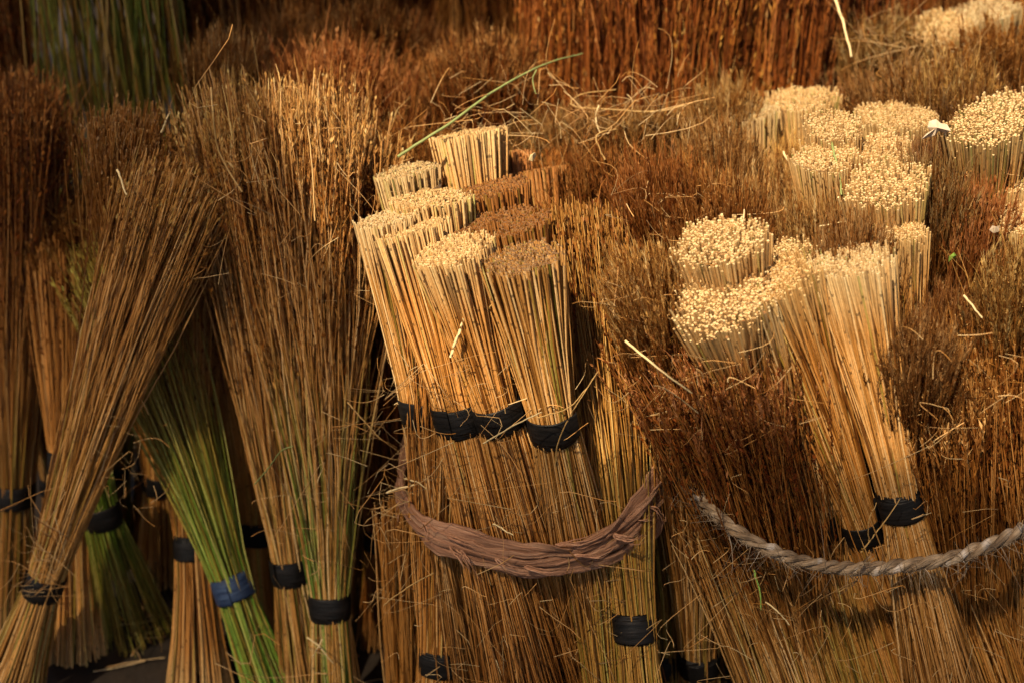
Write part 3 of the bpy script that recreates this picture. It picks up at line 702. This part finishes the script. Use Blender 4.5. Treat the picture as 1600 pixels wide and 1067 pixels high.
for k, (h, w, rr, dp) in enumerate([(.0155, .0125, .0030, .0005), (.004, .0115, .0032, .0035), (-.008, .0120, .0030, .0020), (-.019, .0095, .0030, .0035), (-.002, .0060, .0030, .0062), (.012, .0045, .0025, .0048)]):
    K_ = 22
    a = np.linspace(0, 2 * np.pi, K_, endpoint=False)
    ph = gb.uniform(0, 6.28, 6)
    hh = h * fan + wob(S, 18, .0022) + wob(S, 5, .0005)
    dd = dp + wob(S, 9, .0013)
    ww = w * np.clip(1 + wob(S, 11, .30) + wob(S, 3, .12), .35, 1.8) * (.5 + .5 * fan)
    tw = wob(S, 16, .40)
    crease = 1 + .24 * np.sin(4 * a[None] + 10 * tpar[:, None] + ph[5]) + .16 * np.sin(7 * a[None] - 22 * tpar[:, None] + ph[4])
    sx = np.cos(a)[None] * rr * crease; sy = np.sin(a)[None] * ww[:, None] * (1 + .06 * np.sin(4 * a[None] + 40 * tpar[:, None]))
    sec = np.stack([dd[:, None] + sx * np.cos(tw)[:, None] - sy * np.sin(tw)[:, None], hh[:, None] + sx * np.sin(tw)[:, None] + sy * np.cos(tw)[:, None]], -1)
    mb = MB(); sweep(mb, bark_path, o_, u_, sec, k / 6 + .05)
    mb.build("bark_strip", [M['bark']], tie).matrix_parent_inverse = Matrix.Translation(-tie.location)
def shred(label_parent, pts, w, mat):
    base_ = catmull([P(*q[:2], D=q[2]) for q in pts], 14)
    mb = MB(); n_ = len(base_); tq = np.linspace(0, 1, n_)
    for k in range(6):
        off = gb.normal(0, w * .55, 3)[None] * (.4 + tq[:, None]) + np.cumsum(gb.normal(0, w * .12, (n_, 3)), 0)
        m_ = gb.integers(8, n_ + 1)
        pth = (base_ + off)[:m_]
        rad = w * gb.uniform(.12, .34) * (1.05 - np.linspace(0, 1, m_)) * (1 + .3 * np.sin(np.arange(m_) * gb.uniform(1, 3)))
        mb.tubes(pth[None], rad[None], gb.random(1), np.linspace(0, .1, m_)[None], np.full((1, m_), gb.random()), sides=4, cap0=True, capmat=0, free=True)
    o = mb.build("frayed_shred", [M[mat]], label_parent); o.matrix_parent_inverse = Matrix.Translation(-label_parent.location)
for pts, w in [([(700, 848, 1.38), (722, 868, 1.35), (735, 888, 1.345), (748, 900, 1.34)], .006), ([(718, 862, 1.352), (728, 886, 1.34), (730, 902, 1.335)], .0045),
               ([(632, 775, 1.52), (626, 805, 1.49), (622, 830, 1.48)], .005), ([(640, 790, 1.49), (648, 820, 1.46), (640, 838, 1.46)], .004),
               ([(985, 812, 1.39), (1010, 815, 1.385), (1030, 800, 1.40)], .006), ([(1000, 790, 1.40), (1022, 792, 1.40), (1034, 815, 1.40)], .005),
               ([(900, 868, 1.34), (935, 868, 1.335), (968, 850, 1.34)], .004), ([(775, 872, 1.345), (800, 886, 1.335), (830, 889, 1.335)], .0035), ([(1010, 760, 1.43), (1035, 765, 1.43), (1050, 740, 1.46)], .004), ([(660, 815, 1.40), (668, 838, 1.385), (662, 858, 1.38)], .005), ([(820, 885, 1.335), (850, 893, 1.33), (885, 890, 1.33)], .004), ([(960, 835, 1.355), (985, 842, 1.35), (1002, 830, 1.355)], .006), ([(700, 838, 1.37), (740, 852, 1.35), (790, 862, 1.342)], .004), ([(870, 850, 1.34), (920, 842, 1.345), (960, 820, 1.36)], .004)]:
    shred(tie, pts, w, 'bark')

rc = np.array([.47, 1.53, .46])
rope_px = [(1058, 640, 1.70), (1066, 700, 1.48), (1086, 762, 1.39), (1120, 806, 1.325), (1180, 848, 1.285), (1260, 878, 1.275), (1345, 887, 1.28), (1430, 882, 1.27), (1510, 865, 1.268), (1600, 826, 1.29), (1660, 780, 1.43), (1690, 720, 1.56)]
rp_ = [P(x, y, D=d) for x, y, d in rope_px]
backr = [Vector((rc[0] + .25 * math.cos(a), rc[1] + .05 + .2 * math.sin(a), .46)) for a in (.7, 1.3, 1.9, 2.5)]
rope_path = catmull(rp_ + backr + [rp_[0] + Vector((.004, .008, .005))], 700)
rope = bpy.data.objects.new("twisted_rope", None); COL.objects.link(rope); rope.location = tuple(rc)
tag(rope, "pale three strand twisted rope tied round the right bundle", "rope")
o_, u_ = frame(rope_path, rc)
dist = np.concatenate([[0], np.cumsum(np.linalg.norm(np.diff(rope_path, axis=0), axis=1))])
for k in range(3):
    th = dist / .058 * 2 * np.pi + k * 2.0944 + .5 * np.sin(dist * 23)
    rad0 = .0041
    c = rope_path + o_ * (np.cos(th) * rad0)[:, None] + u_ * (np.sin(th) * rad0)[:, None]
    a = np.linspace(0, 2 * np.pi, 16, endpoint=False)
    rr_ = .0040 * (1 + .14 * np.sin(dist * 90 + k * 2)[:, None] + .12 * np.sin(5 * a[None] + dist[:, None] * 210) + .10 * np.interp(dist, np.linspace(0, dist[-1], 260), gb.normal(0, 1, 260))[:, None])
    sec = np.stack([np.cos(a)[None] * rr_, np.sin(a)[None] * rr_], -1)
    mb = MB(); sweep(mb, c, o_, u_, sec, .2 + k * .31)
    mb.build("strand", [M['rope']], rope).matrix_parent_inverse = Matrix.Translation(-rope.location)
mb = MB()
i = gb.integers(10, 520, 900); q = np.array([0.0, .35, .7, 1.0])
dirs = o_[i] * gb.uniform(.2, 1, (900, 1)) + u_[i] * gb.normal(0, .8, (900, 1)) + gb.normal(0, .6, (900, 3))
dirs /= np.linalg.norm(dirs, axis=1, keepdims=True)
ln = gb.gamma(2.0, .008, 900)
path = (rope_path[i] + o_[i] * .009)[:, None] + dirs[:, None] * (ln[:, None] * q)[..., None] + gb.normal(0, .3, (900, 1, 3)) * (ln[:, None] * q ** 2)[..., None]
mb.tubes(path, np.full((900, 4), .00045) * (1.3 - q), gb.random(900), np.zeros((900, 4)), np.zeros((900, 4)), sides=3, cap1=False, free=True)
o = mb.build("rope_fibres", [M['rope']], rope); o["kind"] = "stuff"; o.matrix_parent_inverse = Matrix.Translation(-rope.location)
for pts, w in [([(1185, 850, 1.325), (1180, 868, 1.31), (1172, 880, 1.31)], .0028), ([(1345, 884, 1.268), (1365, 868, 1.262), (1368, 862, 1.262)], .003), ([(1510, 872, 1.28), (1508, 895, 1.27), (1475, 935, 1.26)], .0018), ([(1350, 880, 1.265), (1330, 895, 1.26), (1322, 898, 1.26)], .0025), ([(1525, 868, 1.28), (1522, 880, 1.27), (1520, 884, 1.27)], .003)]:
    shred(rope, pts, w, 'rope')

# ------------------------------------------------------------------ loose stalks, blades and leaves lying about
def loose(label, pts, r, mat, name='loose_straw', taper=.6, group=None, cat='straw'):
    path = catmull([P(*q[:2], D=q[2]) for q in pts], 6 + 6 * len(pts))
    o0 = path[0].copy(); path = path - o0
    mb = MB(); n_ = len(path); r = r * .78; path = path + np.cumsum(gb.normal(0, .00025, path.shape), 0)
    mb.tubes(path[None], (r * np.linspace(1, taper, n_))[None], np.array([.5]), np.linspace(0, .2, n_)[None], np.zeros((1, n_)), sides=6, cap0=True, capmat=0, free=True)
    o = mb.build(name, [M[mat]]); o.location = tuple(o0)
    return tag(o, label, cat, group)
loose("long pale green blade lying slanted across the brush tops", [(622, 246, 1.62), (700, 196, 1.66), (780, 140, 1.74), (850, 103, 1.82), (912, 84, 1.90)], .0024, 'gblade', 'green_straw', .5, cat='straw')
loose("thin green curl hanging from the long green blade", [(838, 110, 1.80), (832, 128, 1.78), (838, 150, 1.76)], .0012, 'gblade', 'green_straw', .5, cat='straw')
loose("pale broken straw lying over the cream topped cut broom's stalks", [(745, 446, 1.40), (728, 490, 1.385), (704, 560, 1.37)], .0024, 'pale', taper=.9)
loose("bent brown straw between two cut brooms", [(753, 503, 1.40), (775, 470, 1.39), (800, 482, 1.385)], .0013, 'tan')
loose("long pale straw resting on the rust brush above the rope", [(978, 532, 1.33), (1030, 572, 1.28), (1085, 613, 1.27)], .0019, 'pale', taper=.5)
loose("pale green blade hanging over the joined pair of cream tops", [(1296, 208, 1.64), (1306, 250, 1.58), (1312, 275, 1.555), (1314, 305, 1.53)], .0022, 'gblade', 'green_straw', .6, cat='straw')
loose("pale stalk standing up against the back wall at the top", [(1304, 0, 1.98), (1318, 40, 1.95), (1330, 88, 1.92)], .003, 'pale')
loose("thin straw arching over the rope bundle's right handles", [(1348, 338, 1.50), (1378, 380, 1.44), (1392, 400, 1.41), (1390, 440, 1.40)], .0010, 'tan')
loose("thin straw curving across the lower bark tie's middle", [(868, 730, 1.37), (872, 690, 1.36), (895, 640, 1.34), (935, 582, 1.33)], .0012, 'tan')
loose("pale straw lying across the black band of the dark topped broom", [(755, 692, 1.37), (800, 666, 1.345), (845, 645, 1.335)], .0014, 'pale')
loose("thin bent straw above the dark topped broom's band", [(840, 652, 1.355), (888, 636, 1.34), (918, 602, 1.34)], .0011, 'tan')
loose("small pale straw lying on the bark tie's lower middle", [(770, 818, 1.36), (785, 826, 1.345), (802, 836, 1.34)], .0016, 'pale')
loose("pale straw stub sticking out over the bark tie's left end", [(604, 770, 1.44), (640, 760, 1.44), (678, 752, 1.44)], .0020, 'pale', taper=.5)
loose("short straw crossing the stub at the bark tie's left end", [(632, 748, 1.45), (655, 755, 1.43), (675, 772, 1.43)], .0014, 'pale')
loose("yellow green blade curling in front of the green stalks", [(398, 756, 1.56), (420, 730, 1.53), (440, 704, 1.51), (458, 697, 1.50)], .0012, 'gblade', 'green_straw', .7, cat='straw')
loose("short straw slanting down beside the wide black band", [(480, 995, 1.50), (500, 1012, 1.485), (518, 1033, 1.48)], .0016, 'pale')
loose("short straw crossing below the wide black band", [(504, 998, 1.49), (497, 1010, 1.48), (488, 1025, 1.48)], .0014, 'pale')
loose("pale stub leaning out of the leaning broom's head", [(183, 266, 1.62), (190, 285, 1.60), (197, 305, 1.59)], .0020, 'pale')
loose("pale stub with a dry leaf above the leaning broom's head", [(252, 207, 1.70), (258, 190, 1.69), (264, 175, 1.69)], .0022, 'pale')
loose("pale upright stem on the big rust head's left", [(378, 300, 1.60), (345, 240, 1.61), (336, 175, 1.60), (333, 135, 1.62)], .0016, 'tan', taper=.9)
loose("pale upright straw in front of the big rust head", [(492, 345, 1.52), (488, 260, 1.55), (483, 200, 1.58)], .0013, 'tan')
loose("thin brown straw leaning in the gap left of the bark bundle", [(543, 628, 1.52), (565, 652, 1.51), (600, 690, 1.50)], .0013, 'tan')
loose("straw leaning from the ground to the bark bundle's foot", [(600, 945, 1.40), (640, 915, 1.38), (675, 895, 1.37)], .0014, 'tan')
loose("pale straw stub leaning on the round cream shoulder top", [(1143, 345, 1.43), (1158, 350, 1.425), (1164, 328, 1.44)], .0017, 'pale')
loose("short pale straw lying on the dark brush right of the handles", [(1506, 462, 1.34), (1520, 476, 1.32), (1535, 495, 1.31)], .0016, 'pale')
loose("thin pale straw lying on brush behind the long handles", [(1280, 354, 1.44), (1300, 351, 1.44), (1322, 347, 1.44)], .0011, 'pale')
loose("pale bent straw under the rope's left half", [(1196, 940, 1.30), (1215, 955, 1.285), (1234, 976, 1.28)], .0014, 'pale')
loose("thin green stem under the rope's left half", [(1178, 890, 1.315), (1188, 920, 1.30), (1192, 950, 1.29)], .0016, 'gbright', 'green_straw', cat='straw')
loose("pale upright straw left of the joined cream pair", [(1225, 238, 1.66), (1231, 255, 1.64), (1238, 273, 1.62)], .0020, 'pale')
loose("brown straw crossing the black bands above the rope", [(1345, 862, 1.285), (1375, 820, 1.285), (1402, 780, 1.29)], .0011, 'tan')
loose("brown straw upright over the lower black band", [(1357, 845, 1.29), (1357, 815, 1.285), (1370, 785, 1.29)], .0010, 'tan')
loose("curved tan straw arching over the tousled brush", [(945, 250, 1.66), (930, 215, 1.67), (960, 205, 1.70)], .0016, 'tan')
loose("curved pale straw ring on the tousled brush", [(1070, 165, 1.80), (1020, 175, 1.80), (900, 168, 1.80), (905, 150, 1.82), (960, 140, 1.84)], .0014, 'tan')
loose("pale straw loop on the tousled brush's right", [(935, 165, 1.80), (930, 190, 1.77), (935, 210, 1.75)], .0014, 'pale')
def leaf(label, pts, D, mat, name='dry_leaf', cat='leaf'):
    c3 = [P(x, y, D=D) for x, y in pts]
    cen = sum(c3, Vector()) / len(c3)
    mb = MB(); n_ = len(c3)
    top = np.array([tuple(q - cen) for q in c3]); mid = np.array([[0, -.004, .004]])
    top = top + gb.normal(0, .002, top.shape) * np.array([0, 1, 0])
    bot = top + np.array([0, .001, -.0008])
    V = np.concatenate([top, mid, bot, mid + np.array([[0, .001, -.0008]])])
    F = []
    for q in range(n_):
        w = (q + 1) % n_
        F += [(q, w, n_, n_), (n_ + 1 + w, n_ + 1 + q, 2 * n_ + 1, 2 * n_ + 1), (q, n_ + 1 + q, n_ + 1 + w, w)]
    tri = np.array([f[:3] for f in F if f[2] == f[3]]); quad = np.array([f for f in F if f[2] != f[3]])
    A = np.zeros((len(V), 3)); A[:, 0] = .5
    mb._add(V, tri, A, 0, False)
    mb._add(V, quad, A, 0, False)
    o = mb.build(name, [M[mat]]); o.location = cen
    tag(o, label, cat)
leaf("curled white dry leaf lying beside the tall greenish cut broom", [(1438, 216), (1448, 209), (1457, 207), (1449, 199), (1452, 190), (1463, 187), (1470, 193), (1480, 195), (1485, 204), (1478, 210), (1468, 206), (1460, 211), (1452, 215)], 1.56, 'dleaf')
leaf("small bright green leaf in the dark hollow", [(1484, 412), (1484, 402), (1490, 394), (1495, 400), (1492, 408)], 1.42, 'gbright', 'green_leaf')
leaf("small pale star shaped leaf on the brush at the right", [(1546, 360), (1550, 352), (1556, 356), (1562, 352), (1560, 361), (1552, 364)], 1.46, 'dleaf')
leaf("tiny tan seed husk on the brown cut tops", [(826, 250), (828, 242), (836, 238), (838, 244), (832, 252)], 1.58, 'pale', 'seed_husk', 'husk')
leaf("white husk scrap on the pale cut tops of the bark bundle", [(676, 298), (680, 292), (690, 288), (688, 296)], 1.50, 'dleaf', 'seed_husk', 'husk')

# fine curled fibres caught on the bundles
def fibres(name, label, spots, seed):
    g = np.random.default_rng(seed); mb = MB()
    P0, LN = [], []
    for (x0, y0, x1, y1, D0, D1, cnt, ln) in spots:
        for _ in range(cnt):
            t = g.random(); x = g.uniform(x0, x1); y = y0 + (y1 - y0) * t
            P0.append(tuple(P(x, y, D=D0 + (D1 - D0) * t))); LN.append(ln * g.uniform(.4, 1.5))
    P0 = np.array(P0); LN = np.array(LN); n_ = len(P0); q = np.linspace(0, 1, 7)
    d = g.normal(0, 1, (n_, 3)) * np.array([1, .35, 1]); d /= np.linalg.norm(d, axis=1, keepdims=True)
    e = g.normal(0, 1, (n_, 3)) * np.array([1, .35, 1]); k = g.uniform(1.5, 6.5, n_)
    path = P0[:, None] + d[:, None] * (LN[:, None] * q)[..., None] + e[:, None] * (np.sin(q[None] * k[:, None]) * LN[:, None] * .34)[..., None]
    mb.tubes(path, np.full((n_, 7), .00034) * g.uniform(.6, 1.7, (n_, 1)), np.clip(g.normal(.42, .28, n_), 0, 1), np.repeat(q[None] * .1, n_, 0), np.full((n_, 7), 0.0), sides=3, cap1=False, free=True)
    tag(mb.build(name, [M['straw']]), label, None, None, "stuff")
fibres("loose_fibres", "fine curled straw fibres caught on the bark tied bundle", [(620, 560, 900, 860, 1.38, 1.345, 60, .05), (560, 600, 650, 950, 1.47, 1.40, 45, .06), (900, 850, 1060, 1060, 1.36, 1.33, 30, .045), (620, 880, 900, 1060, 1.345, 1.32, 30, .05)], 11)
fibres("loose_fibres", "fine curled hairs standing off the rope tied bundle", [(930, 420, 1100, 700, 1.33, 1.34, 40, .035), (1090, 540, 1250, 800, 1.28, 1.28, 20, .04), (1060, 780, 1250, 900, 1.40, 1.29, 60, .03), (1400, 520, 1600, 820, 1.28, 1.27, 22, .045), (1100, 900, 1600, 1060, 1.275, 1.25, 45, .045), (950, 300, 1150, 350, 1.52, 1.48, 30, .035), (1150, 250, 1600, 340, 1.56, 1.50, 22, .03)], 12)
fibres("loose_fibres", "tangled straw fibres on the leaning brooms at the left", [(30, 800, 90, 930, 1.53, 1.52, 40, .05), (150, 640, 260, 800, 1.60, 1.57, 25, .04), (400, 640, 620, 900, 1.55, 1.48, 35, .05), (330, 980, 560, 1060, 1.52, 1.46, 14, .07), (330, 150, 640, 500, 1.60, 1.54, 40, .05)], 13)
fibres("loose_fibres", "tousled tan fibres on the brush behind the bark bundle", [(790, 120, 1080, 220, 1.82, 1.66, 80, .06), (600, 120, 800, 230, 1.86, 1.68, 25, .06), (1340, 40, 1560, 130, 2.0, 1.88, 60, .08)], 14)

def litter():
    g = np.random.default_rng(21); n_ = 900; mb = MB()
    c = np.stack([g.uniform(-1.2, 1.2, n_), g.uniform(1.0, 2.4, n_), np.full(n_, .001) + g.random(n_) * .004], -1)
    a = g.uniform(0, 6.28, n_); ln = g.uniform(.02, .10, n_); q = np.linspace(-.5, .5, 4)
    d = np.stack([np.cos(a), np.sin(a), g.normal(0, .03, n_)], -1); e = np.stack([-np.sin(a), np.cos(a), np.abs(g.normal(0, .2, n_))], -1)
    path = c[:, None] + d[:, None] * (ln[:, None] * q)[..., None] + e[:, None] * (ln[:, None] * (.25 - q ** 2) * g.normal(0, .3, (n_, 1)))[..., None]
    mb.tubes(path, np.full((n_, 4), .0009), np.clip(g.normal(.4, .25, n_), 0, 1), np.repeat(q[None] * .1, n_, 0), np.zeros((n_, 4)), sides=4, cap1=False, free=True)
    tag(mb.build("straw_litter", [M['straw']]), "scattered straw litter on the dark soil", None, None, "stuff")
litter()

# ------------------------------------------------------------------ added unseen canvas over the near side, cut so sun reaches only tops
aw = bpy.data.objects.new("added_shade_canvas", None); COL.objects.link(aw); aw.location = (0, 0, 0)
tag(aw, "sand coloured canvas awning stretched above the brooms' near side", "added shade")
edge = [(-2.6, 2.3), (-1.08, 1.9), (-.90, 1.4), (-.83, .9), (-.79, .45), (-.60, .33), (.4, .29), (1.2, .29), (2.6, .29)]
ex = np.linspace(-2.6, 2.6, 90); ey = np.interp(ex, [e[0] for e in edge], [e[1] for e in edge]) + .02 * np.sin(ex * 9)
v_ = np.linspace(0, 1, 24)
X = np.repeat(ex[None], 24, 0); Y = -2.2 + (ey[None] + 2.2) * v_[:, None]
Z = 2.22 + .16 * (1 - v_[:, None]) + .03 * np.sin(X * 3.1) * np.sin(v_[:, None] * 5) 
def sheet(X, Y, Z, name, mat, parent, t=.003):
    h, w = X.shape; mb = MB()
    top = np.stack([X, Y, Z], -1).reshape(-1, 3); idx = np.arange(h * w).reshape(h, w)
    F = np.stack([idx[:-1, :-1], idx[:-1, 1:], idx[1:, 1:], idx[1:, :-1]], -1).reshape(-1, 4)
    mb._add(top, F, np.zeros((h * w, 3)), 0, True)
    return mb.build(name, [mat], parent)
cm, cnt_, cb, CN, CK = new_mat("canvas")
wv = CN("ShaderNodeTexNoise"); wv.inputs["Scale"].default_value = 6; wv.inputs["Detail"].default_value = 6
cr = ramp(cnt_, [(.3, (.38, .23, .10)), (.7, (.48, .31, .14))]); CK(wv.outputs["Fac"], cr.inputs[0]); CK(cr.outputs[0], cb.inputs["Base Color"])
cb.inputs["Roughness"].default_value = .9
ctr = CN("ShaderNodeBsdfTranslucent"); CK(cr.outputs[0], ctr.inputs["Color"])  # translucency of the added sheets gives warm fill light
cmx = CN("ShaderNodeMixShader"); cmx.inputs[0].default_value = .5
CK(cb.outputs[0], cmx.inputs[1]); CK(ctr.outputs[0], cmx.inputs[2])
open_ = CN('ShaderNodeBsdfTransparent'); wm_ = CN('ShaderNodeMixShader'); wm_.inputs[0].default_value = .27
CK(cmx.outputs[0], wm_.inputs[1]); CK(open_.outputs[0], wm_.inputs[2]); CK(wm_.outputs[0], cnt_.nodes["Material Output"].inputs[0])
sheet(X, Y, Z, "canvas", cm, aw)
aw2 = bpy.data.objects.new("added_shade_canvas", None); COL.objects.link(aw2); aw2.location = (-1.5, 2.2, 0)  # second added sheet, out of view, dims the rear left rows
tag(aw2, "second added sand coloured canvas out of view, shading the rear left rows", "added shade")
x2 = np.linspace(-2.7, -.60, 40); y2 = np.linspace(1.14, 3.4, 30)
X2, Y2 = np.meshgrid(x2, y2); X2 = X2 + (X2 > -.62) * .03 * np.sin(Y2 * 11); Z2 = 2.34 + .03 * np.sin(X2 * 4) * np.sin(Y2 * 3)
sheet(X2, Y2, Z2, "canvas", cm, aw2).matrix_parent_inverse = Matrix.Translation(-aw2.location)
for x, y in ((-2.6, 1.2), (-2.6, 3.3), (-.66, 3.3)):
    mb = MB(); pth = np.array([[(x, y, -.003), (x + .01, y, 1.16), (x, y, 2.32)]])
    mb.tubes(pth, np.array([[.03, .028, .026]]), np.array([.5]), np.zeros((1, 3)), np.zeros((1, 3)), sides=10, capmat=0, free=False)
    mb.build("added_shade_pole", [M['wood']], aw2).matrix_parent_inverse = Matrix.Translation(-aw2.location)
for x, y, h in ((-2.5, 2.2, 2.2), (2.5, .25, 2.2), (-2.5, -2.1, 2.36), (2.5, -2.1, 2.36)):
    mb = MB(); pth = np.array([[(x, y, -.003), (x + .01, y, h * .5), (x, y, h)]])
    mb.tubes(pth, np.array([[.03, .028, .026]]), np.array([.5]), np.zeros((1, 3)), np.zeros((1, 3)), sides=10, capmat=0, free=False)
    mb.build("added_shade_pole", [M['wood']], aw)
